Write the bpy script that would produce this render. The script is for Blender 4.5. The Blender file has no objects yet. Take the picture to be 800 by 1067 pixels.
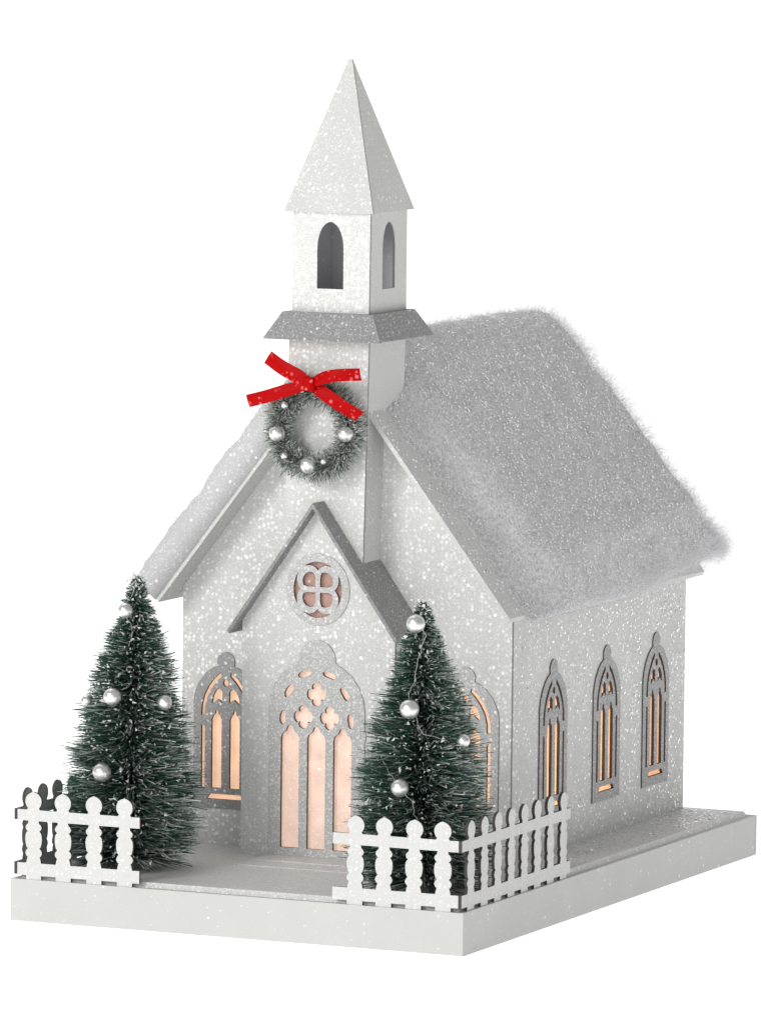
import bpy, math, random
from mathutils import Vector, Matrix
from mathutils.geometry import tessellate_polygon
S = 0.01                      # all lengths below are written in centimetres
R = math.radians
sc = bpy.context.scene
C = sc.collection
random.seed(7)

# ------------------------------------------------------------------ camera
cam_d = bpy.data.cameras.new('camera'); cam = bpy.data.objects.new('camera', cam_d); C.objects.link(cam)
rt, up, fw = Vector((.91153951, .41108812, .01011309)), Vector((-.04900365, .08417603, .99524522)), Vector((-.40828221, .90770091, -.09687459))
M = Matrix((rt, up, -fw)).transposed().to_4x4()
M.translation = Vector((146.39728, -335.84956, 58.518546))*S
cam.matrix_world = M
cam_d.sensor_fit = 'VERTICAL'; cam_d.sensor_height = 36; cam_d.sensor_width = 27
cam_d.lens = 7531.146/1067*36
cam_d.clip_start = .1; cam_d.clip_end = 200
sc.camera = cam

# ------------------------------------------------------------------ studio surround, lamps, exposure
w = bpy.data.worlds.new('World'); sc.world = w; w.use_nodes = True
nt = w.node_tree; bg = nt.nodes['Background']
tc = nt.nodes.new('ShaderNodeTexCoord'); dp = nt.nodes.new('ShaderNodeVectorMath'); dp.operation = 'DOT_PRODUCT'
dp.inputs[1].default_value = (-.41, .91, 0.0)
nt.links.new(tc.outputs['Generated'], dp.inputs[0])
mr = nt.nodes.new('ShaderNodeMapRange'); mr.interpolation_type = 'SMOOTHSTEP'
mr.inputs['From Min'].default_value = .2; mr.inputs['From Max'].default_value = .85
mr.inputs['To Min'].default_value = .37; mr.inputs['To Max'].default_value = 1.06
nt.links.new(dp.outputs['Value'], mr.inputs['Value'])
nt.links.new(mr.outputs['Result'], bg.inputs['Strength'])
bg.inputs['Color'].default_value = (1, 1, 1, 1)

def area(name, loc, target, size, power, col=(1, 1, 1)):
    l = bpy.data.lights.new(name, 'AREA'); l.shape = 'SQUARE'; l.size = size; l.energy = power; l.color = col
    o = bpy.data.objects.new(name, l); C.objects.link(o)
    o.location = Vector(loc)*S
    o.rotation_euler = (Vector(target)*S-o.location).to_track_quat('-Z', 'Y').to_euler()
    return o
area('key_softbox', (-95, -215, 120), (-13, 15, 20), .9, 31.0, (1, .99, .975))
bl = bpy.data.lights.new('bulb', 'POINT'); bl.energy = .40; bl.color = (1, .90, .76); bl.shadow_soft_size = .015
bo_ = bpy.data.objects.new('bulb', bl); C.objects.link(bo_); bo_.location = (-.125, .24, .085)
area('fill_softbox', (45, -250, 70), (-13, 15, 18), 1.1, 8.5)
area('top_softbox', (-110, 70, 200), (-13, 15, 10), 1.2, 6.0)
vs = sc.view_settings
vs.view_transform = 'Standard'; vs.look = 'None'; vs.exposure = 0; vs.gamma = 1; vs.use_curve_mapping = False
sc.render.engine = 'CYCLES'

# ------------------------------------------------------------------ materials
def newmat(name):
    m = bpy.data.materials.new(name); m.use_nodes = True
    n = m.node_tree; b = n.nodes['Principled BSDF']
    return m, n, b
def math_n(n, op, a=None, b=None, clamp=False):
    x = n.nodes.new('ShaderNodeMath'); x.operation = op; x.use_clamp = clamp
    for i, v in enumerate((a, b)):
        if v is None: continue
        if isinstance(v, (int, float)): x.inputs[i].default_value = v
        else: n.links.new(v, x.inputs[i])
    return x.outputs[0]
def glitter(name, base, flakes=.5, r=.078, sp=3.6, rough=.75, grain=.10, fine=.35, patch=0, emis=None, stretch=(1, 1, 1), flake_col=(.96, .96, .95), grain_scale=13, metal=.12, tilt=.8):
    """paper or card with round glitter flakes scattered over it (coordinates in cm)"""
    m, n, b = newmat(name)
    g = n.nodes.new('ShaderNodeNewGeometry')
    mp = n.nodes.new('ShaderNodeVectorMath'); mp.operation = 'MULTIPLY'; mp.inputs[1].default_value = [100*s for s in stretch]
    n.links.new(g.outputs['Position'], mp.inputs[0]); pos = mp.outputs[0]
    nz = n.nodes.new('ShaderNodeTexNoise'); nz.inputs['Scale'].default_value = grain_scale; nz.inputs['Detail'].default_value = 2
    n.links.new(pos, nz.inputs['Vector'])
    n2 = n.nodes.new('ShaderNodeTexNoise'); n2.inputs['Scale'].default_value = .35; n2.inputs['Detail'].default_value = 3
    n.links.new(pos, n2.inputs['Vector'])
    def flake_layer(scale, rad, dens):
        v = n.nodes.new('ShaderNodeTexVoronoi'); v.inputs['Scale'].default_value = scale; v.inputs['Randomness'].default_value = .9
        n.links.new(pos, v.inputs['Vector'])
        d = math_n(n, 'SUBTRACT', rad*scale*1.15, v.outputs['Distance'])
        d = math_n(n, 'MULTIPLY', d, 9.0, True)
        sp_ = n.nodes.new('ShaderNodeSeparateColor'); n.links.new(v.outputs['Color'], sp_.inputs[0])
        thr = dens
        if patch:
            q = math_n(n, 'SUBTRACT', n2.outputs['Fac'], .5); q = math_n(n, 'MULTIPLY', q, patch); thr = math_n(n, 'ADD', q, dens)
        k = math_n(n, 'LESS_THAN', sp_.outputs[0], thr)
        al = math_n(n, 'MULTIPLY', sp_.outputs[1], .85); al = math_n(n, 'ADD', al, .15)
        k = math_n(n, 'MULTIPLY', k, al)
        return math_n(n, 'MULTIPLY', d, k), v.outputs['Color']
    f1, c1 = flake_layer(sp, r, flakes)
    f2, c2 = flake_layer(sp*2.3, r*.55, fine)
    f2 = math_n(n, 'MULTIPLY', f2, .55)
    mask = math_n(n, 'MAXIMUM', f1, f2)
    # base colour: grain + slow mottling of the paper itself
    a = math_n(n, 'SUBTRACT', nz.outputs['Fac'], .5); a = math_n(n, 'MULTIPLY', a, grain*4)
    c = math_n(n, 'SUBTRACT', n2.outputs['Fac'], .5); c = math_n(n, 'MULTIPLY', c, .10)
    a = math_n(n, 'ADD', a, c); a = math_n(n, 'ADD', a, 1.0)
    vm = n.nodes.new('ShaderNodeVectorMath'); vm.operation = 'SCALE'; vm.inputs[0].default_value = base
    n.links.new(a, vm.inputs['Scale'])
    mx = n.nodes.new('ShaderNodeMix'); mx.data_type = 'RGBA'
    n.links.new(mask, mx.inputs['Factor']); n.links.new(vm.outputs[0], mx.inputs['A']); mx.inputs['B'].default_value = (*flake_col, 1)
    n.links.new(mx.outputs['Result'], b.inputs['Base Color'])
    rr = math_n(n, 'MULTIPLY', mask, -(rough-.28)); rr = math_n(n, 'ADD', rr, rough); n.links.new(rr, b.inputs['Roughness'])
    n.links.new(math_n(n, 'MULTIPLY', mask, metal), b.inputs['Metallic'])
    # every flake lies at its own tilt
    t = n.nodes.new('ShaderNodeVectorMath'); t.operation = 'SUBTRACT'; t.inputs[1].default_value = (.5, .5, .5); n.links.new(c1, t.inputs[0])
    t2 = n.nodes.new('ShaderNodeVectorMath'); t2.operation = 'SCALE'; n.links.new(t.outputs[0], t2.inputs[0]); n.links.new(math_n(n, 'MULTIPLY', mask, tilt), t2.inputs['Scale'])
    bp = n.nodes.new('ShaderNodeBump'); bp.inputs['Strength'].default_value = .35; bp.inputs['Distance'].default_value = .0003
    n.links.new(math_n(n, 'ADD', nz.outputs['Fac'], mask), bp.inputs['Height'])
    ad = n.nodes.new('ShaderNodeVectorMath'); n.links.new(bp.outputs['Normal'], ad.inputs[0]); n.links.new(t2.outputs[0], ad.inputs[1])
    no = n.nodes.new('ShaderNodeVectorMath'); no.operation = 'NORMALIZE'; n.links.new(ad.outputs[0], no.inputs[0])
    n.links.new(no.outputs[0], b.inputs['Normal'])
    if emis:
        n.links.new(mx.outputs['Result'], b.inputs['Emission Color']); b.inputs['Emission Strength'].default_value = emis
    return m
def plain(name, col, rough=.7, metal=0, emis=0):
    m, n, b = newmat(name)
    b.inputs['Base Color'].default_value = (*col, 1); b.inputs['Roughness'].default_value = rough; b.inputs['Metallic'].default_value = metal
    nz = n.nodes.new('ShaderNodeTexNoise'); nz.inputs['Scale'].default_value = 900
    bp = n.nodes.new('ShaderNodeBump'); bp.inputs['Strength'].default_value = .15; bp.inputs['Distance'].default_value = .0003
    n.links.new(nz.outputs['Fac'], bp.inputs['Height']); n.links.new(bp.outputs['Normal'], b.inputs['Normal'])
    if emis: b.inputs['Emission Color'].default_value = (*col, 1); b.inputs['Emission Strength'].default_value = emis
    return m

WHITE = glitter('white_glitter_paper', (.625, .625, .612), flakes=.66, fine=.6, patch=.7, sp=3.9, r=.096, grain=.08)
WALLSIDE = glitter('sparse_glitter_paper', (.60, .60, .59), flakes=.26, fine=.4, patch=1.2, r=.075, sp=4.2, grain=.06, metal=.6, tilt=.35)
CARDFRONT = glitter('thinly_glittered_paper', (.60, .60, .588), flakes=.36, fine=.45, patch=1.0, r=.085, sp=4.1, grain=.07)
SILVER = glitter('silver_glitter_card', (.27, .27, .272), flakes=.13, fine=.5, rough=.6, grain=.26, grain_scale=9)
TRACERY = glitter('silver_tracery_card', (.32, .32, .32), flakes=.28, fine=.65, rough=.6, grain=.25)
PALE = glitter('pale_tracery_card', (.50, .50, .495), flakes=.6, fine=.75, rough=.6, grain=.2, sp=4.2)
BOARD = glitter('painted_board', (.54, .545, .527), flakes=.02, fine=.04, grain=.03, rough=.6, patch=.15)
BASETOP = glitter('glittered_base_top', (.64, .64, .635), flakes=.4, fine=.85, grain=.2, rough=.5, patch=.5, metal=.5, tilt=.3)
FENCEM = glitter('white_fence_card', (.60, .60, .588), flakes=.4, fine=.3, grain=.05, rough=.6)
EDGE = plain('laser_cut_edge', (.07, .062, .056), .9)
BACK = plain('unpainted_card_back', (.42, .44, .43), .9)
SEAM = plain('card_seam', (.24, .24, .24), .9)
INNER = glitter('inner_card', (.60, .60, .62), flakes=.06, fine=.05)
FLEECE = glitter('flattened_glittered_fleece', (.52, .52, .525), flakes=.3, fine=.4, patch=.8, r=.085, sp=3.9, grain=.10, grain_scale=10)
PANE = glitter('lit_peach_pane', (.90, .71, .58), flakes=.16, fine=.2, r=.06, grain=.16, grain_scale=.9, emis=.42, flake_col=(.95, .85, .75))  # broad grain in the lit panes paints in the bulb's uneven glow
PANEL = glitter('lit_door_pane', (.88, .73, .66), flakes=.6, fine=.7, r=.075, sp=4.2, grain=.16, grain_scale=.9, emis=.26, flake_col=(1, .93, .88))
PANER = glitter('rose_pane', (.56, .39, .34), flakes=.6, fine=.6, r=.085, grain=.15, emis=.14, flake_col=(.9, .78, .74))
PANEO = glitter('amber_pane', (.97, .67, .47), flakes=.05, fine=.08, grain=.16, grain_scale=.9, emis=.55)
RIBBON = glitter('red_satin_ribbon', (.43, .001, .002), flakes=.5, fine=.05, r=.10, sp=3.2, rough=.42, grain=.05, flake_col=(.80, .16, .16))
RIBBON.node_tree.nodes['Principled BSDF'].inputs['Specular IOR Level'].default_value = .06
PEARL = plain('silver_ball', (.74, .74, .73), .27, .8)
WIRE = plain('twisted_wire', (.25, .27, .26), .4, .8)
THREAD = plain('silver_thread', (.45, .46, .45), .4, .5)

GLINT = plain('glitter_flake', (.98, .98, .98), .2, .7)

def see_through(m, col, f=.55):
    n = m.node_tree; b = n.nodes['Principled BSDF']; out = n.nodes['Material Output']
    t = n.nodes.new('ShaderNodeBsdfTranslucent'); t.inputs['Color'].default_value = (*col, 1)
    x = n.nodes.new('ShaderNodeMixShader'); x.inputs[0].default_value = f
    n.links.new(b.outputs[0], x.inputs[1]); n.links.new(t.outputs[0], x.inputs[2]); n.links.new(x.outputs[0], out.inputs['Surface'])
see_through(PANE, (.95, .80, .66), .45); see_through(PANEL, (.95, .80, .70), .35); see_through(PANEO, (.98, .76, .54)); see_through(PANER, (.7, .45, .38), .35)
def bristle_mat(name, green, frost):
    m, n, b = newmat(name)
    at = n.nodes.new('ShaderNodeAttribute'); at.attribute_name = 'frost'
    mx = n.nodes.new('ShaderNodeMix'); mx.data_type = 'RGBA'
    n.links.new(at.outputs['Fac'], mx.inputs['Factor']); mx.inputs['A'].default_value = (*green, 1); mx.inputs['B'].default_value = (*frost, 1)
    n.links.new(mx.outputs['Result'], b.inputs['Base Color']); b.inputs['Roughness'].default_value = .6; b.inputs['Specular IOR Level'].default_value = .22
    return m
PINE = bristle_mat('green_bristles', (.008, .066, .038), (.80, .84, .82))
PINEW = bristle_mat('grey_green_bristles', (.05, .095, .06), (.86, .86, .84))
CRUMB = plain('snow_crumbs', (.8, .8, .79), .6)

def cotton():
    m, n, b = newmat('cotton_snow')
    b.inputs['Base Color'].default_value = (.80, .80, .81, 1); b.inputs['Roughness'].default_value = .9
    tr = n.nodes.new('ShaderNodeBsdfTranslucent'); tr.inputs['Color'].default_value = (.85, .85, .86, 1)
    mx = n.nodes.new('ShaderNodeMixShader'); mx.inputs[0].default_value = .35
    out = n.nodes['Material Output']
    n.links.new(b.outputs[0], mx.inputs[1]); n.links.new(tr.outputs[0], mx.inputs[2]); n.links.new(mx.outputs[0], out.inputs['Surface'])
    return m
COTTON = cotton()
SNOWM = glitter('glittered_cotton', (.59, .59, .597), flakes=.34, fine=.4, r=.06, grain=.30, grain_scale=8, patch=.4, rough=.9, sp=3.4, stretch=(1, 1, .62))
SNOWM.node_tree.nodes['Principled BSDF'].inputs['Specular IOR Level'].default_value = .1

# ------------------------------------------------------------------ mesh helpers
class MB:
    def __init__(s): s.v, s.f, s.m = [], [], []; s.attr = []
    def add(s, vs, fs, mi=0):
        b = len(s.v); s.v += [tuple(q) for q in vs]; s.f += [tuple(b+i for i in f) for f in fs]
        s.m += ([mi]*len(fs) if isinstance(mi, int) else list(mi))
    def hexa(s, p, mi=0):            # p: 4 bottom + 4 top corners
        s.add(p, [(0, 3, 2, 1), (4, 5, 6, 7), (0, 1, 5, 4), (1, 2, 6, 5), (2, 3, 7, 6), (3, 0, 4, 7)], mi)
    def box(s, x0, x1, y0, y1, z0, z1, mi=0):
        s.hexa([(x0, y0, z0), (x1, y0, z0), (x1, y1, z0), (x0, y1, z0), (x0, y0, z1), (x1, y0, z1), (x1, y1, z1), (x0, y1, z1)], mi)
    def plate(s, loops, f, t0, t1, face=0, edge=1, back=None):
        """2-D outline with holes, thickened; f(u, v, t) -> point; t0 is the front"""
        flat = [p for l in loops for p in l]; N = len(flat)
        tri = tessellate_polygon([[Vector((p[0], p[1], 0)) for p in l] for l in loops])
        vs = [f(u, v, t0) for u, v in flat]+[f(u, v, t1) for u, v in flat]
        def area2(t): a, b_, c = [flat[i] for i in t]; return (b_[0]-a[0])*(c[1]-a[1])-(b_[1]-a[1])*(c[0]-a[0])
        fs = []; ms = []
        o = Vector(f(0, 0, 0)); ux = Vector(f(1, 0, 0))-o; vx = Vector(f(0, 1, 0))-o; tx = Vector(f(0, 0, 1))-o
        sgn = 1 if ux.cross(vx).dot(tx)*(t1-t0) < 0 else -1      # +: ccw faces the front
        for t in tri:
            if area2(t)*sgn < 0: t = t[::-1]
            fs.append(tuple(t)); ms.append(face)
            fs.append(tuple(i+N for i in reversed(t))); ms.append(face if back is None else back)
        k = 0
        for li, l in enumerate(loops):
            n = len(l); A = sum(l[i][0]*l[(i+1) % n][1]-l[(i+1) % n][0]*l[i][1] for i in range(n))
            ccw = (A > 0) == (li == 0)
            for i in range(n):
                a, b_ = k+i, k+(i+1) % n
                q = (a, a+N, b_+N, b_)
                if not ccw: q = q[::-1]
                if sgn < 0: q = q[::-1]
                fs.append(q); ms.append(edge)
            k += n
        s.add(vs, fs, ms)
    def tube(s, pts, r, n=6, mi=0, closed=False, rf=None):
        P = [Vector(p) for p in pts]; m = len(P); rings = []
        for i, p in enumerate(P):
            d = (P[(i+1) % m]-P[i-1]) if closed else (P[min(i+1, m-1)]-P[max(i-1, 0)])
            d.normalize(); a = d.orthogonal() if i == 0 else (A-d*A.dot(d)); a.normalize(); A = a; b_ = d.cross(a)
            rr = rf(i/(m-1)) if rf else r
            rings.append([p+(a*math.cos(k*2*math.pi/n)+b_*math.sin(k*2*math.pi/n))*rr for k in range(n)])
        vs = [q for g in rings for q in g]; fs = []
        for i in range(m if closed else m-1):
            for k in range(n):
                j = (i+1) % m; fs.append((i*n+k, i*n+(k+1) % n, j*n+(k+1) % n, j*n+k))
        if not closed: fs += [tuple(range(n))[::-1], tuple((m-1)*n+k for k in range(n))]
        s.add(vs, fs, mi)
    def sphere(s, c, r, nu=20, nv=12, mi=0):
        vs = [(c[0], c[1], c[2]+r)]; fs = []
        for j in range(1, nv):
            t = math.pi*j/nv
            for i in range(nu):
                a = 2*math.pi*i/nu; vs.append((c[0]+r*math.sin(t)*math.cos(a), c[1]+r*math.sin(t)*math.sin(a), c[2]+r*math.cos(t)))
        vs.append((c[0], c[1], c[2]-r)); L = len(vs)-1
        for i in range(nu):
            fs.append((0, 1+i, 1+(i+1) % nu)); fs.append((L, L-nu+(i+1) % nu, L-nu+i))
            for j in range(nv-2):
                a = 1+j*nu; fs.append((a+i, a+nu+i, a+nu+(i+1) % nu, a+(i+1) % nu))
        s.add(vs, fs, mi)
    def build(s, name, mats, parent=None, org=(0, 0, 0), smooth=False, attr=None):
        """org: where this mesh's origin sits, in world cm"""
        if not isinstance(mats, (list, tuple)): mats = [mats]
        o_ = Vector(org)
        me = bpy.data.meshes.new(name)
        me.from_pydata([tuple((Vector(p)-o_)*S) for p in s.v], [], s.f)
        for m in mats: me.materials.append(m)
        me.polygons.foreach_set('material_index', s.m)
        if smooth: me.polygons.foreach_set('use_smooth', [True]*len(s.f))
        if attr:
            a = me.attributes.new('frost', 'FLOAT', 'POINT'); a.data.foreach_set('value', attr)
        me.update()
        ob = bpy.data.objects.new(name, me); C.objects.link(ob)
        if parent: ob.parent = parent; ob.location = o_*S-world(parent)
        else: ob.location = o_*S
        return ob
def world(o):
    l = Vector(o.location)
    while o.parent: o = o.parent; l += Vector(o.location)
    return l
def tag(o, label=None, cat=None, group=None, kind=None):
    for k, v in (('label', label), ('category', cat), ('group', group), ('kind', kind)):
        if v: o[k] = v
    return o
def empty(name, loc, rz=0):
    o = bpy.data.objects.new(name, None); C.objects.link(o); o.location = Vector(loc)*S; o.rotation_euler[2] = rz
    o.empty_display_size = .02; return o
FRONT = lambda y: (lambda u, v, t: (u, y+t, v))          # t grows into the wall
SIDE = lambda x: (lambda u, v, t: (x-t, u, v))
def arc(cx, cy, rx, a0, a1, n=10, ry=None):
    ry = rx if ry is None else ry
    return [(cx+rx*math.cos(R(a0+(a1-a0)*i/n)), cy+ry*math.sin(R(a0+(a1-a0)*i/n))) for i in range(n+1)]
def mirror(l): return [(-u, v) for u, v in l][::-1]
def arch(cx, hw, z0, zs, zt, n=9):            # lancet opening, round-pointed head
    L = [(cx-hw, z0), (cx+hw, z0)]
    for i in range(n+1):
        a = math.pi/2*i/n; L.append((cx+hw*math.cos(a), zs+(zt-zs)*math.sin(a)))
    for i in range(1, n+1):
        a = math.pi/2*(1-i/n); L.append((cx-hw*math.cos(a), zs+(zt-zs)*math.sin(a)))
    return L

# ------------------------------------------------------------------ the surface it stands on
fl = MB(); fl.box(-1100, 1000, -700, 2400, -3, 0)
m, n_, b_ = newmat('white_added_glow_floor')
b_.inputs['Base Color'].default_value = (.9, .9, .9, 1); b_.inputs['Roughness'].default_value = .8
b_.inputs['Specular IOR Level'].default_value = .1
b_.inputs['Emission Color'].default_value = (1, 1, 1, 1); b_.inputs['Emission Strength'].default_value = .72  # glow added to keep the floor white and wash out its shadows
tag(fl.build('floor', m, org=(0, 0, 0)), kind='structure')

# ------------------------------------------------------------------ base tray
ZR, ZT = 2.25, 2.5
W, D = 26.0, 41.23
base = empty('display_base', (-W/2, D/2, 0)); tag(base, 'shallow pale grey box under the whole church and its fenced front yard', 'display base')
b = MB()
b.box(-W, 0, 0, .22, .02, ZR, 0)                         # front board
b.box(-W, 0, D-.22, D, .02, ZR, 0)
b.box(-.2, -.015, .235, D-.235, .0, ZR, 0); b.box(-W, -W+.2, .235, D-.235, 0, ZR, 0)
b.box(-.2, -.03, .215, .24, .03, ZR-.01, 1)
b.box(-W+.2, -.2, .22, D-.22, .1, ZR-.02, 0)
tray = b.build('tray', [BOARD, SEAM], base)
bv = tray.modifiers.new('worn_edges', 'BEVEL'); bv.width = .0004; bv.segments = 2; bv.limit_method = 'ANGLE'
t = MB(); i0, i1 = .42, .66
def fr(x0, x1, y0, y1, z0, z1, ins):
    t.hexa([(x0, y0, z0), (x1, y0, z0), (x1, y1, z0), (x0, y1, z0), (x0+ins, y0+ins, z1), (x1-ins, y0+ins, z1), (x1-ins, y1-ins, z1), (x0+ins, y1-ins, z1)])
fr(-W+i0, -i0, i0, D-i0, ZR-.02, ZT, .16)
top_board = t.build('top_board', BASETOP, base)
for (x0, x1, y0, y1, z0, z1) in ((-16.9, -9.1, 8.4, 12.2, ZT, ZT+.06), (-16.7, -9.3, 10.1, 12.2, ZT+.06, ZT+.12)):
    s_ = MB(); s_.box(x0, x1, y0, y1, z0, z1); s_.build('step', BASETOP, base)

# ------------------------------------------------------------------ the church
church = empty('toy_church', (-13.7, 27, ZT))
tag(church, 'white glittered cardboard toy church with cotton snow roof, tall steeple and lit peach windows', 'toy church')
GX0, GX1, GY, GYB = -23.43, -4.0, 15.28, 40.07
XA = (GX0+GX1)/2
APX, EV = 29.34, 15.92                   # roof top surface: apex height, eave height
SL = (APX-EV)/(GX1+.68-XA)
def roof_z(x): return APX-SL*abs(x-XA)

# window geometry, local: u from the centre line, v up from the foot of the frame
def win_outline(g=0):
    hw = 1.92-g
    r = [(hw, 0+g), (hw, 3.6), (hw, 6.0), (hw-.12, 6.45), (hw-.36, 6.95), (hw-.75, 7.4), (hw-1.1, 7.66)]
    if g: return r+[(0, 7.6)]+mirror(r)
    r.append((.5, 7.78))
    return r+arc(0, 8.02, .53, -10, 190, 14)+mirror(r)
def win_holes():
    H = []
    for s in (-1, 1):
        lan = [(s*.24, 1.1), (s*.24, 4.85), (s*.32, 5.05), (s*.43, 5.15), (s*.46, 5.32), (s*.54, 5.38), (s*.62, 5.32), (s*.65, 5.15), (s*.76, 5.05), (s*.85, 4.85), (s*.85, 1.1)]
        H.append(lan)
        H.append([(s*1.24, 1.1), (s*1.24, 4.4), (s*1.32, 4.52), (s*1.46, 4.52), (s*1.46, 1.1)])
        o = [(1.47, 5.05), (1.44, 5.6), (1.3, 6.15), (1.05, 6.65), (.7, 7.1), (.3, 7.44)]
        i = [(.26, 7.2), (.55, 6.93), (.87, 6.5), (1.1, 6.05), (1.22, 5.55), (1.23, 5.05)]
        H.append([(s*u, v) for u, v in o+i])
        H.append([(s*.84, 5.72), (s*.68, 5.78), (s*.5, 5.96), (s*.36, 5.9), (s*.2, 5.72), (s*.2, 6.38), (s*.42, 6.58), (s*.62, 6.4), (s*.78, 6.1)])
    H.append(arc(0, 6.86, .17, 0, 330, 11, .2))
    H.append([(-1.12, .5), (1.12, .5), (.92, .78), (-.92, .78)])
    return H
Zw = 4.42
wins = [(-20.78, GY, 0), (-6.62, GY, 0), (GX1, 21.0, 1), (GX1, 28.5, 1), (GX1, 35.65, 1)]
# gable front: card with window openings, cut under the roof
wl = MB()
zt = lambda x: roof_z(x)-.35
gable = [(GX0, ZT), (GX1, ZT), (GX1, zt(GX1)), (XA, zt(XA)), (GX0, zt(GX0))]
hole = lambda cx: [(cx+u, Zw+v) for u, v in win_outline(.25)]
wl.plate([gable, hole(-20.78), hole(-6.62), [(-17.3, 3.2), (-10.7, 3.2), (-10.7, 15.2), (-14, 18.2), (-17.3, 15.2)]], FRONT(GY), 0, .22, 0, 1)
wl.build('front_wall', [WHITE, SEAM], church)
wr = MB()
wr.plate([[(GY+.26, ZT), (GYB, ZT), (GYB, EV+.3), (GY+.26, EV+.3)]]+[hole(c) for c in (21.0, 28.5, 35.65)], SIDE(GX1-.03), 0, .22, 0, 1)
wr_o = wr.build('side_wall', [WALLSIDE, WALLSIDE], church)
wb = MB(); wb.box(GX0, GX0+.22, GY+.225, GYB, ZT, EV+.3)
wb.build('side_wall', WALLSIDE, church)
wb = MB(); wb.plate([[(GX0+.23, ZT), (GX1-.26, ZT), (GX1-.26, zt(GX1)), (XA, zt(XA)), (GX0+.23, zt(GX0))]], FRONT(GYB-.24), 0, .22, 0, 0)
wb.build('back_wall', WALLSIDE, church)

wm = MB(); wm.plate([win_outline()]+win_holes(), FRONT(0), -.07, .10, 0, 1)
pm = MB(); pm.plate([win_outline(.1)], FRONT(0), .30, .305, 0, 0)
first = None
for i, (a, c, side) in enumerate(wins):
    if first is None:
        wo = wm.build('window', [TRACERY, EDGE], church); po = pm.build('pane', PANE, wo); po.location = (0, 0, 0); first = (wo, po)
        wside_p = None
    else:
        wo = first[0].copy(); C.objects.link(wo); po = first[1].copy(); C.objects.link(po); po.parent = wo; po.location = (0, 0, 0)
    wo.parent = church
    wo.location = Vector((a if not side else a-.03+.001, c-.001 if not side else c, Zw))*S-Vector(church.location)
    wo.rotation_euler[2] = R(90) if side else 0
    if side:
        if wside_p is None: wside_p = po.data.copy(); wside_p.materials[0] = PANEO
        po.data = wside_p
    if i == 1:
        me2 = wo.data.copy(); me2.materials[0] = PALE; wo.data = me2; wo['label'] = 'glittered arched window right of the porch, coloured paler for brighter light'  # lighter card than its twin: stronger light put into the frame's colour
    if i == 4: wo['label'] = 'rearmost dark grey arched side window'

# main roof: two slabs of card
YF, YB = 13.35, 41.1
rf = MB()
th = .22
def slab(m, xe, xa, za, sl, y0, y1, side, th, mi=0):
    ze = za-sl*abs(xe-xa); dz = th*math.sqrt(1+sl*sl)
    P = [(xa, za), (xe, ze), (xe-side*.12, ze-dz+.1*sl), (xa, za-dz)]
    vs = [(x, y0, z) for x, z in P]+[(x, y1, z) for x, z in P]
    fs = [(0, 1, 2, 3), (4, 7, 6, 5), (0, 4, 5, 1), (1, 5, 6, 2), (2, 6, 7, 3), (3, 7, 4, 0)]
    if side > 0: pass
    else: fs = [f[::-1] for f in fs]
    m.add(vs, [f[::-1] for f in fs], mi)
slab(rf, GX1+.68, XA, APX, SL, YF, YB, 1, th); slab(rf, GX0-.68, XA, APX, SL, YF, YB, -1, th)
roof = rf.build('roof', WALLSIDE, church)

# cotton snow laid over the roof
from mathutils import noise
def snow_surface():
    NU, NV = 130, 120
    nrm = lambda sd: Vector((sd*SL, 0, 1)).normalized()
    ev = GX1+.68-XA
    top = []
    def pt(u, v):
        # u -1..1 across (left eave .. right eave), v 0..1 front to back
        side = -1 if u < 0 else 1
        a = abs(u)
        reach = ev+(.28-1.5*max(0, v-.45) if side > 0 else .05)
        x = XA+side*a*reach
        # rounded ridge
        dd = abs(x-XA); z = APX-SL*(math.sqrt(dd*dd+.3)-.3*math.exp(-dd*dd/4))+.02
        yfront = 13.45 if side < 0 else 16.6
        k = min(1, max(0, (u+.12)/.24)); yfront = (YF-.04)*(1-k)+15.6*k
        yfront += .5*noise.noise((u*5, 0, 3))*(1 if u > 0 else .15)
        yback = 42.0+.5*a*a+2.1*a**8+.35*noise.noise((u*7, 2, 3))
        y = yfront+(yback-yfront)*v
        nx = side*SL*min(1, abs(x-XA)/1.2)
        N = Vector((nx, 0, 1)).normalized()
        h = 1.75 if side < 0 else 1.5+.15*v+.25*v*v*a
        hr = .75+.55*min(1, v/.35); h = hr+(h-hr)*min(1, abs(x-XA)/3.0)
        df, db = (y-yfront), (yback-y)
        soft = .08+4.4*k
        q_ = min(1, max(df, 0)/soft); h *= (.9+.1*q_)*(1-k)+k*(q_*q_*(3-2*q_))
        h *= min(1, .1+max(db, 0)/1.6)**.5
        de = (1-a)*reach
        h *= min(1, (.10 if side > 0 else .75)+de/(2.0 if side > 0 else .5))**.6
        q = Vector((x*.5, y*.5, z*.5))
        h += .16*noise.noise(q*1.3)+.07*noise.noise(q*4)+.03*noise.noise(q*11)
        h = max(h, .03)
        return Vector((x, y, z))+N*h, N, Vector((x, y, z-.02))
    return pt, NU, NV
pt, NU, NV = snow_surface()
sn = MB(); vs = []; lo = []
for j in range(NV+1):
    for i in range(NU+1):
        p, N, q = pt(-1+2*i/NU, j/NV); vs.append(p); lo.append(q-N*.02)
K = len(vs); fs = []
idx = lambda i, j: j*(NU+1)+i
for j in range(NV):
    for i in range(NU):
        fs.append((idx(i, j), idx(i+1, j), idx(i+1, j+1), idx(i, j+1)))
        fs.append((K+idx(i, j), K+idx(i, j+1), K+idx(i+1, j+1), K+idx(i+1, j)))
for i in range(NU):
    fs.append((idx(i, 0), K+idx(i, 0), K+idx(i+1, 0), idx(i+1, 0)))
    fs.append((idx(i, NV), idx(i+1, NV), K+idx(i+1, NV), K+idx(i, NV)))
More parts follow.
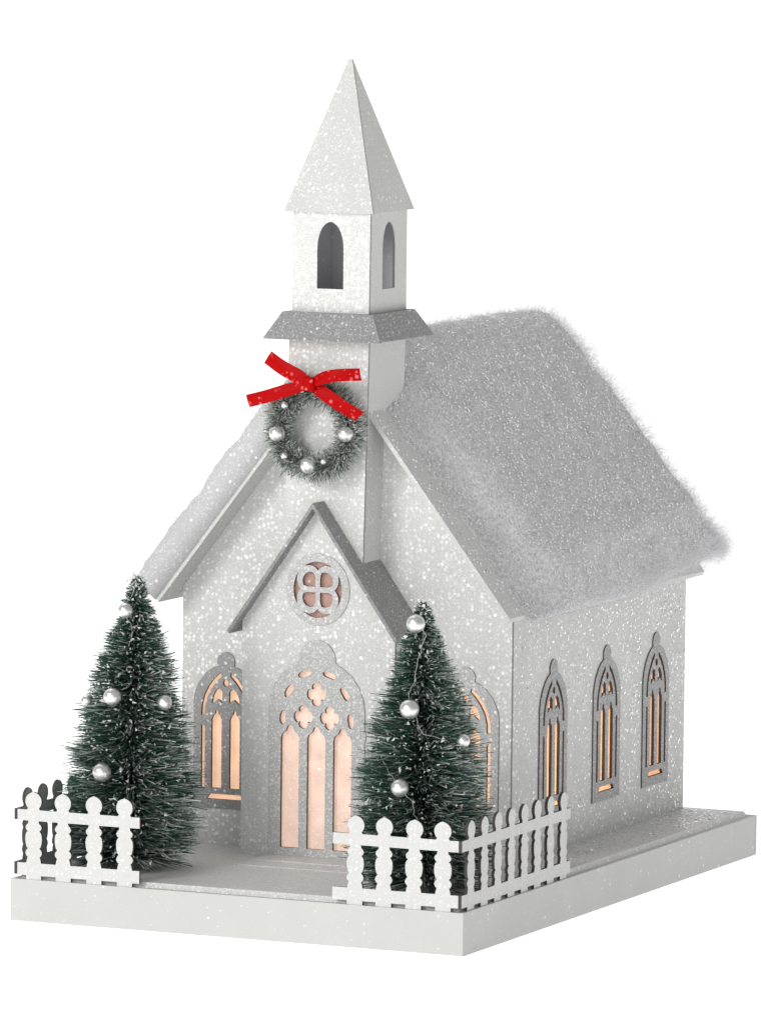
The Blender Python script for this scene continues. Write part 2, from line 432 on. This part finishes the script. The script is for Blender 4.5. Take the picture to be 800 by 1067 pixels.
for j in range(NV):
    fs.append((idx(0, j), idx(0, j+1), K+idx(0, j+1), K+idx(0, j)))
    fs.append((idx(NU, j), K+idx(NU, j), K+idx(NU, j+1), idx(NU, j+1)))
fm = [0]*len(fs); c_ = 0
for j in range(NV):
    for i in range(NU):
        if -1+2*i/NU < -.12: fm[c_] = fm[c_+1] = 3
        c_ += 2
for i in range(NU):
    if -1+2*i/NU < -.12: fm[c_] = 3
    c_ += 2
sn.add(vs+lo, fs, fm)
def fibre(m, p, d, L, wd, bend, mi=1):
    """one thin curved hair of cotton"""
    side = d.cross(Vector((random.gauss(0, 1), random.gauss(0, 1), random.gauss(0, 1)))).normalized()
    pts = [p, p+d*L*.5+bend*.25*L, p+d*L+bend*L]
    vs = []
    for k, q in enumerate(pts):
        ww = wd*(1, .8, .3)[k]; vs += [q-side*ww, q+side*ww]
    m.add(vs, [(0, 1, 3, 2), (2, 3, 5, 4)], mi)
rg = random.Random(3)
def fringe(n):
    """loose cotton wool standing off the rear edge and the ridge"""
    for _ in range(n):
        k = rg.random()
        if k < .8: u, v = rg.uniform(-.9, 1), 1-abs(rg.gauss(0, .02)); u = 1-(1-u)**1.15 if u > 0 else u
        elif k < .9: u, v = 1-abs(rg.gauss(0, .02)), 1-rg.random()*.5
        else: u, v = rg.gauss(0, .08), rg.uniform(.1, 1)
        p, N, q = pt(u, max(0, min(1, v)))
        d = (Vector((rg.gauss(0, .8), rg.gauss(0, .6), rg.gauss(0, .8)))+(Vector((.25, 1.1, .15)) if k < .9 else Vector((0, 0, 0)))+N*.5).normalized()
        L = abs(rg.gauss(0, .42))+.22 if k < .9 else rg.uniform(.2, .55)
        p = q.lerp(p, rg.uniform(.1, 1))+d*abs(rg.gauss(0, .38))+Vector((0, 0, -.1)); d = (d+rv(.9)).normalized()
        fibre(sn, p, d, L, rg.uniform(.004, .008), Vector((rg.gauss(0, .8), rg.gauss(0, .8), rg.gauss(0, .8))))
rv = lambda s=1: Vector((rg.gauss(0, s), rg.gauss(0, s), rg.gauss(0, s)))
for _ in range(40000):
    k = rg.random()
    if k < .34: u, v = rg.uniform(-1, 1), 1-abs(rg.gauss(0, .045))         # back edge
    elif k < .46: u, v = 1-abs(rg.gauss(0, .05)), rg.random()             # right eave
    elif k < .62: u, v = rg.gauss(-.02, .06), rg.random()                  # ridge
    elif k < .72: u, v = rg.uniform(0, 1), abs(rg.gauss(0, .05))          # soft front edge on the right
    elif k < .78: u, v = rg.uniform(-1, 0), rg.random()
    else: u, v = rg.uniform(0, 1), rg.random()
    u = max(-1, min(1, u)); v = max(0, min(1, v))
    p, N, q = pt(u, v)
    d = (rv()+N*.8*(1 if k > .34 else .6))
    if k < .34: d += Vector((0, 1.2, 0)); p = q.lerp(p, rg.random())
    if u < -.1 and k > .34 and rg.random() < .85: continue
    if u < -.1: d = rv()*.9+N*.3
    d.normalize()
    L = rg.uniform(.35, 1.0)**1.0*rg.choice((1, 1, 1.5)) if k < .34 else rg.uniform(.2, .65)
    if u < -.1 and k > .34: L *= .45
    if u > 0 and v < .08: d = (rv()*.6+Vector((0, -.8, 0))).normalized(); L *= .7
    fibre(sn, p-d*.1, d, L, rg.uniform(.004, .011), rv(.35))
fringe(42000)
def glint(m, p, N, r, tilt, mi):
    """one six-sided glitter flake lying near a surface of normal N"""
    n_ = (N+Vector((rg.gauss(0, tilt), rg.gauss(0, tilt), rg.gauss(0, tilt)))).normalized()
    a = n_.orthogonal().normalized(); b2 = n_.cross(a); k0 = rg.random()
    q = [p+(a*math.cos(k0+k*math.pi/3)+b2*math.sin(k0+k*math.pi/3))*r for k in range(6)]
    m.add(q, [tuple(range(6))], mi)
for _ in range(9500):
    u, v = rg.uniform(-1, 1), rg.random()
    if u < 0 and rg.random() < .5: u = -u
    p, N, q = pt(u, v)
    glint(sn, p+N*rg.uniform(.02, .12), N, rg.uniform(.025, .07), .2, 2)
sn_o = sn.build('snow_cover', [SNOWM, COTTON, GLINT, FLEECE], roof, smooth=False)
sn_o.data.polygons.foreach_set('use_smooth', [len(f.vertices) == 4 for f in sn_o.data.polygons])

def sprinkle(name, parent, n, f, N, keep=lambda a, b: True, tilt=.16, rmax=.08):
    m = MB(); N = Vector(N).normalized(); c = 0
    while c < n:
        a, b2 = rg.random(), rg.random()
        if not keep(a, b2): continue
        glint(m, Vector(f(a, b2))+N*rg.uniform(.015, .035), N, rg.uniform(.022, rmax), tilt, 0); c += 1
    o = m.build(name, GLINT, parent); o['kind'] = 'stuff'; return o
def on_side(a, b2):
    y, z = GY+.3+a*(GYB-GY-.4), ZT+b2*(EV-ZT)
    if any(abs(y-c) < 2.1 and Zw-.1 < z < Zw+8.7 for c in (21.0, 28.5, 35.65)): return False
    return rg.random() < .10+.9*a*a*(.4+.6*b2)+.25*b2**3
sprinkle('glitter', wr_o, 1150, lambda a, b2: (GX1-.03, GY+.3+a*(GYB-GY-.4), ZT+b2*(EV-ZT)), (1, 0, 0), on_side)
NR = Vector((SL, 0, 1)).normalized()
sprinkle('glitter', roof, 420, lambda a, b2: (XA+.3+a*(GX1+.6-XA-.3), YF+.05+b2*4.0, roof_z(XA+.3+a*(GX1+.6-XA-.3))), NR, lambda a, b2: rg.random() < 1-b2*.5, rmax=.085)
sprinkle('glitter', top_board, 1500, lambda a, b2: (-25.2+a*24.4, .8+b2*39.5, ZT), (0, 0, 1),
         lambda a, b2: not (-23.5 < -25.2+a*24.4 < -3.9 and .8+b2*39.5 > 12.2) and b2 > .3 and rg.random() < .3+b2**2)

# ------------------------------------------------------------------ porch
PX0, PX1, PY = -18.42, -9.46, 12.26
PXA, PAP, PSL, PYF = -14.0, 21.72, 1.42, 11.5
pw = MB()
pz = lambda x: PAP-.32-PSL*abs(x-PXA)
door_c, rose_c = (-13.98, 2.62), (-13.98, 17.02)
def door_outline(g=0):
    hw = 2.83-g
    r = [(hw, g), (hw, 6.35), (hw+(.07 if not g else 0), 6.5), (hw+(.07 if not g else 0), 6.8), (hw, 6.95), (hw, 7.9), (hw-.1, 8.6), (hw-.35, 9.25), (hw-.8, 9.85), (hw-1.4, 10.3), (hw-1.72, 10.48)]
    if g: return r+[(0, 10.55)]+mirror(r)
    return r+arc(0, 10.62, 1.08, -4, 184, 20)+mirror(r)
def blob(cx, cy, rx, ry, rot, n=14, notch=.35):
    L = []
    for i in range(n):
        a = 2*math.pi*i/n; k = 1-notch*max(0, math.cos(a+math.pi/2))**3
        x, y = rx*math.cos(a)*k, ry*math.sin(a)*k
        L.append((cx+x*math.cos(rot)-y*math.sin(rot), cy+x*math.sin(rot)+y*math.cos(rot)))
    return L
def quatre(cx, cy, rx=.56, ry=.63, n=40):
    L = []
    for i in range(n):
        a = 2*math.pi*i/n; k = .74+.26*abs(math.cos(2*a))**.6 if abs(math.cos(2*a)) > 0 else .74
        k = .60+.40*abs(math.cos(2*a))**.45
        L.append((cx+rx*k*math.cos(a), cy+ry*k*math.sin(a)))
    return L
def door_holes():
    H = []
    for c in (-1.55, 0, 1.53):
        h = .53
        H.append([(c-h, .42), (c+h, .42), (c+h, 6.35), (c+h-.06, 6.55), (c+.25, 6.72), (c+.2, 6.85)]+arc(c, 6.85, .19, 10, 170, 6)+[(c-.2, 6.85), (c-.25, 6.72), (c-h+.06, 6.55), (c-h, 6.35)])
    H += [quatre(-.02, 8.76), quatre(-.78, 7.52), quatre(.76, 7.52)]
    for s in (-1, 1):
        H.append(blob(s*.72, 9.82, .40, .21, R(-18*s)))
        H.append(blob(s*1.62, 8.86, .40, .22, R(-58*s)))
        H.append(blob(s*1.97, 7.42, .40, .21, R(-84*s)))
    return H
wallp = [(PX0, ZT), (PX1, ZT), (PX1, pz(PX1)), (PXA, pz(PXA)), (PX0, pz(PX0))]
rose_hole = arc(rose_c[0], rose_c[1], 1.6, 0, 348, 29, 1.66)
dh = [(door_c[0]+u, door_c[1]+v) for u, v in door_outline(.3)]
pw.plate([wallp, dh, rose_hole], FRONT(PY), 0, .2, 0, 1)
for xa, xb in ((PX0, PX0+.2), (PX1-.2, PX1-.02)): pw.box(xa, xb, PY+.21, GY-.01, ZT, pz(xa)-.05)
pw.build('porch_wall', [WHITE, SEAM], church)
pr = MB(); slab(pr, PXA+5.0, PXA, PAP, PSL, PYF, GY-.01, 1, .17); slab(pr, PXA-5.0, PXA, PAP, PSL, PYF, GY-.01, -1, .17)
pr.build('porch_roof', SILVER, church)
do = MB(); do.plate([[(door_c[0]+u, door_c[1]+v) for u, v in l] for l in [door_outline()]+door_holes()], FRONT(PY), -.06, .12, 0, 1)
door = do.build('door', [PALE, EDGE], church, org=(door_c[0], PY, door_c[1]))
dp_ = MB(); dp_.plate([[(door_c[0]+u, door_c[1]+v) for u, v in door_outline(.12)]], FRONT(PY), .24, .245, 0, 0)
dp_.build('pane', PANEL, door, org=(door_c[0], PY, door_c[1]))
ro = MB(); cx, cy = rose_c; ky = 1.06
holes = []
for sx in (-1, 1):
    for sy in (-1, 1):
        L = [(.14, .14), (.62, .14)]+[(.42+.47*math.cos(R(a)), .42+.47*math.sin(R(a))) for a in range(-25, 116, 14)]+[(.14, .62)]
        holes.append([(cx+sx*u, cy+sy*v*ky) for u, v in L])
for q in range(4):
    L = [(1.42*math.cos(R(a)), 1.42*math.sin(R(a))) for a in range(52, 129, 7)]
    L += [(-.52+.70*math.cos(R(a)), .52+.70*math.sin(R(a))) for a in range(108, 44, -9)]
    L += [(0, .97)]+[(.52-.70*math.cos(R(a)), .52+.70*math.sin(R(a))) for a in range(49, 112, 9)]
    ca, sa = round(math.cos(q*math.pi/2)), round(math.sin(q*math.pi/2))
    holes.append([(cx+u*ca-v*sa, cy+(u*sa+v*ca)*ky) for u, v in L])
ro.plate([arc(cx, cy, 1.86, 0, 354, 59, 1.93)]+holes, FRONT(PY), -.05, .1, 0, 1)
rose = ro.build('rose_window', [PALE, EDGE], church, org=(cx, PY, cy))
rp = MB(); rp.plate([arc(cx, cy, 1.7, 0, 350, 35)], FRONT(PY), .22, .225, 0, 0)
rp.build('pane', PANER, rose, org=(cx, PY, cy))

# ------------------------------------------------------------------ steeple
TY0, TY1 = 12.95, 17.75
tw = MB()
za, zb = 18.1, 30.35
xl, xr = (-16.30, -16.14), (-11.72, -11.46)
zl = 17.2
fp = [(xl[0], zl), (xr[0], zl), (xr[1], zb), (xl[1], zb)]
tw.plate([fp], FRONT(TY0), 0, .14, 0, 1)
tw.hexa([(xl[0]+.03, TY0+.16, zl), (xr[0]-.03, TY0+.16, zl), (xr[0]-.03, TY1, zl), (xl[0]+.03, TY1, zl), (xl[1]+.03, TY0+.16, zb), (xr[1]-.03, TY0+.16, zb), (xr[1]-.03, TY1, zb), (xl[1]+.03, TY1, zb)], 2)
tower = tw.build('tower', [WHITE, SEAM, WALLSIDE], church)
X0, X1, Y0, Y1 = -16.0, -11.5, 12.98, 17.85
def frustum_cards(name, mat, a, za, b_, zb, front_mat=None):
    """four sloping cards: a = lower rectangle, b_ = upper; front card laps over the side cards"""
    m = MB()
    lo = [(a[0], a[2], za), (a[1], a[2], za), (a[1], a[3], za), (a[0], a[3], za)]
    hi = [(b_[0], b_[2], zb), (b_[1], b_[2], zb), (b_[1], b_[3], zb), (b_[0], b_[3], zb)]
    m.hexa(lo+hi, 0)
    # thin front card a little proud of the body
    d = .07
    f = [(lo[0][0]-.02, lo[0][1]-d, za-.03), (lo[1][0]+.06, lo[1][1]-d, za-.03), (lo[1][0]+.06, lo[1][1]+.03, za-.03), (lo[0][0]-.02, lo[0][1]+.03, za-.03),
         (hi[0][0]-.02, hi[0][1]-d, zb), (hi[1][0]+.06, hi[1][1]-d, zb), (hi[1][0]+.06, hi[1][1]+.03, zb), (hi[0][0]-.02, hi[0][1]+.03, zb)]
    m.add(f, [(0, 3, 2, 1), (4, 5, 6, 7), (0, 1, 5, 4), (2, 3, 7, 6)], 2)
    m.add(f, [(1, 2, 6, 5), (3, 0, 4, 7)], 1)
    return m.build(name, [mat, SEAM, front_mat or mat], church)
frustum_cards('skirt_roof', SILVER, (X0-1.16, X1+1.16, Y0-1.1, Y1+1.1), 30.38, (X0-.36, X1+.36, Y0-.32, Y1+.32), 31.78)
be = MB()
zb0, zb1 = 31.78, 37.14
be.plate([[(X0, zb0), (X1, zb0), (X1+.04, zb1), (X0+.04, zb1)], arch(-13.78, .77, 33.05, 35.15, 36.62)], FRONT(Y0), 0, .14, 0, 1)
be.plate([[(Y0+.17, zb0), (Y1, zb0), (Y1, zb1), (Y0+.17, zb1)], arch(15.5, .8, 33.02, 35.15, 36.58)], SIDE(X1-.01), 0, .14, 2, 1)
be.box(X0+.02, X0+.16, Y0+.16, Y1-.16, zb0, zb1, 3); be.box(X0+.02, X1-.17, Y1-.15, Y1, zb0, zb1, 3)
be.box(X0+.17, X1-.17, Y0+.16, Y1-.17, zb0+.01, zb0+.1, 3)
be.build('belfry', [WHITE, SEAM, WALLSIDE, INNER], church)
xm, ym = -13.76, 15.42
frustum_cards('spire', WALLSIDE, (X0-.34, X1+.3, Y0-.3, Y1+.25), 37.16, (xm-.09, xm+.04, ym-.06, ym+.06), 45.2, CARDFRONT)

# ------------------------------------------------------------------ fences
def picket_mesh():
    prof = [(0,.44),(.85,.44),(1.05,.40),(1.2,.35),(1.29,.44),(1.42,.49),(1.55,.44),(1.66,.34),(1.75,.42),(1.95,.47),(2.18,.49),(2.4,.46),(2.5,.41),(2.57,.34),(2.65,.43),(2.77,.475),(2.89,.42),(2.98,.32),(3.12,.30),(3.3,.34),(3.6,.42),(3.72,.37),(3.8,.32)]
    r = [(wd, z) for z, wd in prof]
    head = arc(0, 4.15, .475, -44, 66, 9)+[(0, 4.66)]+arc(0, 4.15, .475, 114, 224, 9)
    return r+head+mirror(r)
pk = MB(); pk.plate([picket_mesh()], FRONT(0), -.085, .085, 0, 1, 2)
rl = lambda L, z0, z1: [(0, z0), (L, z0), (L, z1), (0, z1)]
FM = [FENCEM, EDGE, BACK]
pk_proto = [None]
def fence(name, loc, label, runs):
    root = empty(name, loc); tag(root, label, 'fence', 'picket fences at the front corners')
    for (x, y, rz, L, offs) in runs:
        for z0, z1 in ((.22, .88), (3.12, 3.7)):
            r_ = MB(); r_.plate([rl(L, z0, z1)], FRONT(0), -.083, .083, 0, 1, 2)
            o = r_.build('rail', FM, root); o.location = (Vector((x, y, ZR))-Vector(loc))*S; o.rotation_euler[2] = rz
        for a in offs:
            if pk_proto[0] is None: o = pk.build('picket', FM, root); pk_proto[0] = o
            else: o = pk_proto[0].copy(); C.objects.link(o); o.parent = root
            p = Vector((x, y, ZR))+Vector((math.cos(rz), math.sin(rz), 0))*a-Vector(loc)
            o.location = p*S; o.rotation_euler = (0, R(random.uniform(-.7, .7)), rz)
    return root
fence('picket_fence', (-25.8, .15, ZR), 'white picket fence at the left corner in front of the left green tree', [
    (-25.62, .13, 0, 7.14, [.97, 2.70, 4.50, 6.29]),
    (-25.8, 14.3, R(-90), 14.1, [12.75, 11.0, 9.25, 7.5, 5.75, 4.0, 2.25, .8])])
fence('picket_fence', (-.2, .15, ZR), 'white picket fence round the right front corner, its longer run along the side', [
    (-7.39, .13, 0, 7.08, [1.26, 2.88, 4.56, 6.23]),
    (-.2, .05, R(90), 14.3, [1.16+1.745*i for i in range(8)])])

# ------------------------------------------------------------------ bottle-brush trees
def bristle(m, at, p, d, L, w0, bend, f0, f1):
    side = d.cross(Vector((random.gauss(0, 1), random.gauss(0, 1), random.gauss(0, 1)))).normalized()
    pts = [p, p+d*L*.6+bend*L*.35, p+d*L+bend*L]
    vs = []
    for k, q in enumerate(pts):
        ww = w0*(1, .9, .45)[k]; vs += [q-side*ww, q+side*ww]
    m.add(vs, [(0, 1, 3, 2), (2, 3, 5, 4)], 0); at += [f0, f0, f0+(f1-f0)*.55, f0+(f1-f0)*.55, f1, f1]
def rad(t):
    T = [0, .03, .146, .357, .57, .78, .95, 1]; V = [.25, .5, 1.15, 2.35, 3.25, 3.65, 3.85, 3.5]
    for i in range(7):
        if t <= T[i+1]: return V[i]+(V[i+1]-V[i])*(t-T[i])/(T[i+1]-T[i])
    return V[-1]
def tree(base_, top_, label, seed):
    random.seed(seed)
    A, B = Vector(base_), Vector(top_)
    root = empty('bottle_brush_tree', base_); tag(root, label, 'tree', 'bottle brush trees in the front yard')
    tr = MB(); tr.tube([A, A.lerp(B, .5), B], .12, 6); tr.tube([A, A+Vector((0, 0, .35))], .8, 16)
    tr.build('trunk', WIRE, root, org=base_)
    m = MB(); at = []
    H = (B-A).length; nlay = 52
    lay = [(random.uniform(-.10, .22), random.uniform(.93, 1.05), random.random()*6.28) for _ in range(nlay+1)]
    for i in range(13500):
        t = random.random()**.80
        li = int(t*nlay); dro, lk, ph0 = lay[li]
        t2 = (li+.5+random.gauss(0, .30))/nlay; t2 = max(0, min(.995, t2))
        p = B.lerp(A, t2*.965+.0)
        ph = random.random()*2*math.pi
        r_ = rad(t2)*lk*(1+.07*math.sin(ph*3+ph0))*random.uniform(.80, 1.03)
        if random.random() < .02: r_ *= 1.06
        up_ = dro+random.gauss(0, .09)+(.55*(1-t2/.1) if t2 < .1 else 0)
        d = Vector((math.cos(ph), math.sin(ph), up_)).normalized()
        bend = Vector((random.gauss(0, .05), random.gauss(0, .05), random.gauss(.0, .05)))
        k = random.random(); right = math.cos(ph-R(-5))
        fr_ = random.uniform(.3, .95) if k < .26+.16*right+.12*t2 else random.uniform(0, .10)
        bristle(m, at, p, d, r_, random.uniform(.026, .044), bend, 0, fr_)
    m.build('crown', PINE, root, org=base_, attr=at)
    cr = MB()
    for i in range(3400):
        t = random.random()**.7; ph = random.random()*6.283; r_ = rad(t)*random.uniform(.35, .92)
        c = B.lerp(A, t*.96)+Vector((math.cos(ph)*r_, math.sin(ph)*r_, random.gauss(0, .08)))
        s_ = random.uniform(.025, .08)
        q = [c+Vector((random.gauss(0, s_), random.gauss(0, s_), random.gauss(0, s_))) for _ in range(4)]
        cr.add(q, [(0, 1, 2), (0, 3, 1), (1, 3, 2), (0, 2, 3)])
    for i in range(160):                      # frosted tip
        c = B+Vector((random.gauss(0, .25), random.gauss(0, .25), random.uniform(-.6, .25))); s_ = random.uniform(.03, .07)
        q = [c+Vector((random.gauss(0, s_), random.gauss(0, s_), random.gauss(0, s_))) for _ in range(4)]
        cr.add(q, [(0, 1, 2), (0, 3, 1), (1, 3, 2), (0, 2, 3)])
    o = cr.build('frost', CRUMB, root, org=base_); o['kind'] = 'stuff'
    return root
LT = tree((-21.75, 5.3, ZT), (-21.25, 5.3, 17.9), 'green bottle brush tree behind the left fence, left of the arched door', 11)
RT = tree((-4.45, 4.9, ZT), (-4.6, 4.9, 17.5), 'green bottle brush tree behind the right corner fence, wound with silver thread', 23)
def garland(root, base_, pts):
    m = MB(); P = []
    for a, b2 in zip(pts, pts[1:]):
        for i in range(6):
            q = Vector(a).lerp(Vector(b2), i/6); P.append(q+Vector((random.gauss(0, .05), random.gauss(0, .05), random.gauss(0, .04))))
    m.tube(P, .018, 4); m.build('thread', THREAD, root, org=base_)
garland(RT, (-4.45, 4.9, ZT), [(-4.3, 4.0, 16.7), (-4.0, 3.9, 16.0), (-4.2, 3.2, 14.1), (-4.4, 2.85, 13.0), (-4.25, 2.5, 12.3), (-3.4, 2.5, 11.0), (-2.2, 3.4, 10.6)])
garland(RT, (-4.45, 4.9, ZT), [(-5.6, 2.2, 9.5), (-4.5, 1.75, 8.4), (-3.7, 1.6, 7.7), (-3.3, 1.5, 6.6), (-3.2, 1.5, 5.8)])
garland(LT, (-21.75, 5.3, ZT), [(-21.2, 4.8, 17.4), (-21.6, 4.4, 16.2), (-21.0, 4.2, 15.3), (-20.9, 3.6, 14.3)])
def bauble(p, r, label):
    m = MB(); m.sphere(p, r)
    m.tube([(p[0], p[1]+r*.9, p[2]+r*.3), (p[0], p[1]+r*1.35, p[2]+r*.5)], .09, 6)
    tag(m.build('bauble', PEARL, org=p, smooth=True), label, 'bauble', 'silver baubles on the two trees')
for p, r, l in [((-21.5, 4.35, 16.25), .42, 'silver bauble just below the tip of the left tree'),
                ((-21.39, 2.63, 11.86), .48, 'silver bauble at mid height on the middle of the left tree'),
                ((-19.0, 4.0, 11.55), .40, 'silver bauble at mid height on the right edge of the left tree'),
                ((-23.5, 3.9, 11.35), .36, 'silver bauble on the left edge of the left tree'),
                ((-21.64, 1.95, 7.91), .50, 'largest silver bauble low on the left tree, above its fence'),
                ((-4.6, 4.0, 16.52), .50, 'silver bauble just below the tip of the right tree'),
                ((-4.21, 2.45, 12.26), .52, 'bright silver bauble at mid height on the middle of the right tree'),
                ((-4.33, 1.6, 8.26), .48, 'silver bauble low on the right tree, just above the fence'),
                ((-1.85, 4.0, 10.58), .36, 'silver bauble on the right edge of the right tree')]:
    bauble(p, r, l)

# ------------------------------------------------------------------ wreath
random.seed(5)
WC = Vector((-14.15, 12.0, 25.62)); RM = 2.02
wre = empty('wreath', WC); tag(wre, 'frosted round wreath with a red ribbon bow, hanging on the front of the tower', 'wreath')
m = MB(); m.tube([WC+Vector((math.cos(a)*RM, 0, math.sin(a)*RM)) for a in [2*math.pi*i/40 for i in range(40)]], .16, 6, closed=True)
m.build('wire_ring', WIRE, wre, org=WC)
m = MB(); at = []
for i in range(25000):
    a = random.random()*2*math.pi; b2 = random.random()*2*math.pi
    er = Vector((math.cos(a), 0, math.sin(a))); et = Vector((-math.sin(a), 0, math.cos(a)))
    d = (er*math.cos(b2)+Vector((0, -1, 0))*math.sin(b2)+et*random.gauss(0, .35)).normalized()
    L = random.uniform(.50, .86)*(1.1 if math.cos(b2) > 0 else .9)*(1+.12*math.sin(a*5+1))
    if d.y > 0: L *= .9
    k = random.random(); f = random.uniform(.7, 1) if k < .62 else random.uniform(0, .25)
    bristle(m, at, WC+er*RM, d, L, random.uniform(.024, .038), Vector((random.gauss(0, .14), random.gauss(0, .14), random.gauss(0, .14))), 0, f)
m.build('needles', PINEW, wre, org=WC, attr=at)
for (x, z, r) in ((-16.05, 25.35, .44), (-12.05, 25.5, .44), (-14.2, 23.75, .46)):
    m = MB(); m.sphere((x, 11.35, z), r); m.build('ball', PEARL, wre, org=(x, 11.35, z), smooth=True)
for (x, z, r) in ((-15.5, 26.9, .2), (-13.2, 24.0, .17), (-15.5, 24.2, .2), (-14.5, 27.75, .17)):
    m = MB(); m.sphere((x, 11.1, z), r, 12, 8); m.build('bead', PEARL, wre, org=(x, 11.1, z), smooth=True)
bow = MB()
def ribbon(c0, c1, w0, w1, bow_y, roll=0, n=14, lift=0):
    """satin strip from the knot c0 to its cut end c1; w0/w1 half-width vectors"""
    vs = []; fs = []
    c0, c1, w0, w1 = map(Vector, (c0, c1, w0, w1))
    for i in range(n+1):
        t = i/n; p = c0.lerp(c1, t)+Vector((0, -bow_y*math.sin(math.pi*t), lift*math.sin(math.pi*t)))
        wv = w0.lerp(w1, min(1, t*3))
        for s_ in (-1, -.33, .33, 1): vs.append(p+wv*s_+Vector((0, -.05*(1-s_*s_)+.05*s_*math.sin(5*t), .02*math.sin(7*t))))
    N_ = len(vs)
    vs += [Vector(q)+Vector((0, .05, 0)) for q in vs]
    for i in range(n):
        for k in range(3):
            a = i*4+k; fs.append((a, a+4, a+5, a+1)); fs.append((N_+a, N_+a+1, N_+a+5, N_+a+4))
        a = i*4; fs.append((a, N_+a, N_+a+4, a+4)); fs.append((a+3, a+7, N_+a+7, N_+a+3))
    for a in (0, n*4):
        for k in range(3): fs.append((a+k, a+k+1, N_+a+k+1, N_+a+k))
    bow.add(vs, fs, 0)
K0 = (-13.9, 10.85, 28.12)
ribbon(K0, (-16.47, 11.0, 29.42), (.1, 0, .3), (.23, 0, .32), .15, lift=.0)
ribbon(K0, (-17.57, 10.9, 27.04), (0, 0, .28), (-.09, 0, .33), .2, lift=.0)
ribbon(K0, (-11.06, 11.0, 28.71), (0, 0, .28), (-.05, 0, .33), .35, lift=.22)
ribbon((-13.9, 10.98, 28.05), (-11.15, 11.1, 26.47), (.1, 0, .28), (.29, 0, .24), .15, lift=.03)
bo = bow.build('bow', RIBBON, wre, org=K0, smooth=False)
kn = MB(); vs = []; fs = []
for j in range(9):
    for i in range(12):
        a = 2*math.pi*i/12; v = -1+2*j/8; wz = .33+.05*v*v
        vs.append((K0[0]+.30*math.cos(a)*(1.05+.15*v*v), K0[1]-.10+.26*math.sin(a), K0[2]+v*.34+.03*math.cos(3*a)))
for j in range(8):
    for i in range(12): fs.append((j*12+i, j*12+(i+1) % 12, (j+1)*12+(i+1) % 12, (j+1)*12+i))
fs += [tuple(range(12))[::-1], tuple(96+i for i in range(12))]
kn.add(vs, fs); kn.build('knot', RIBBON, bo, org=K0, smooth=True)
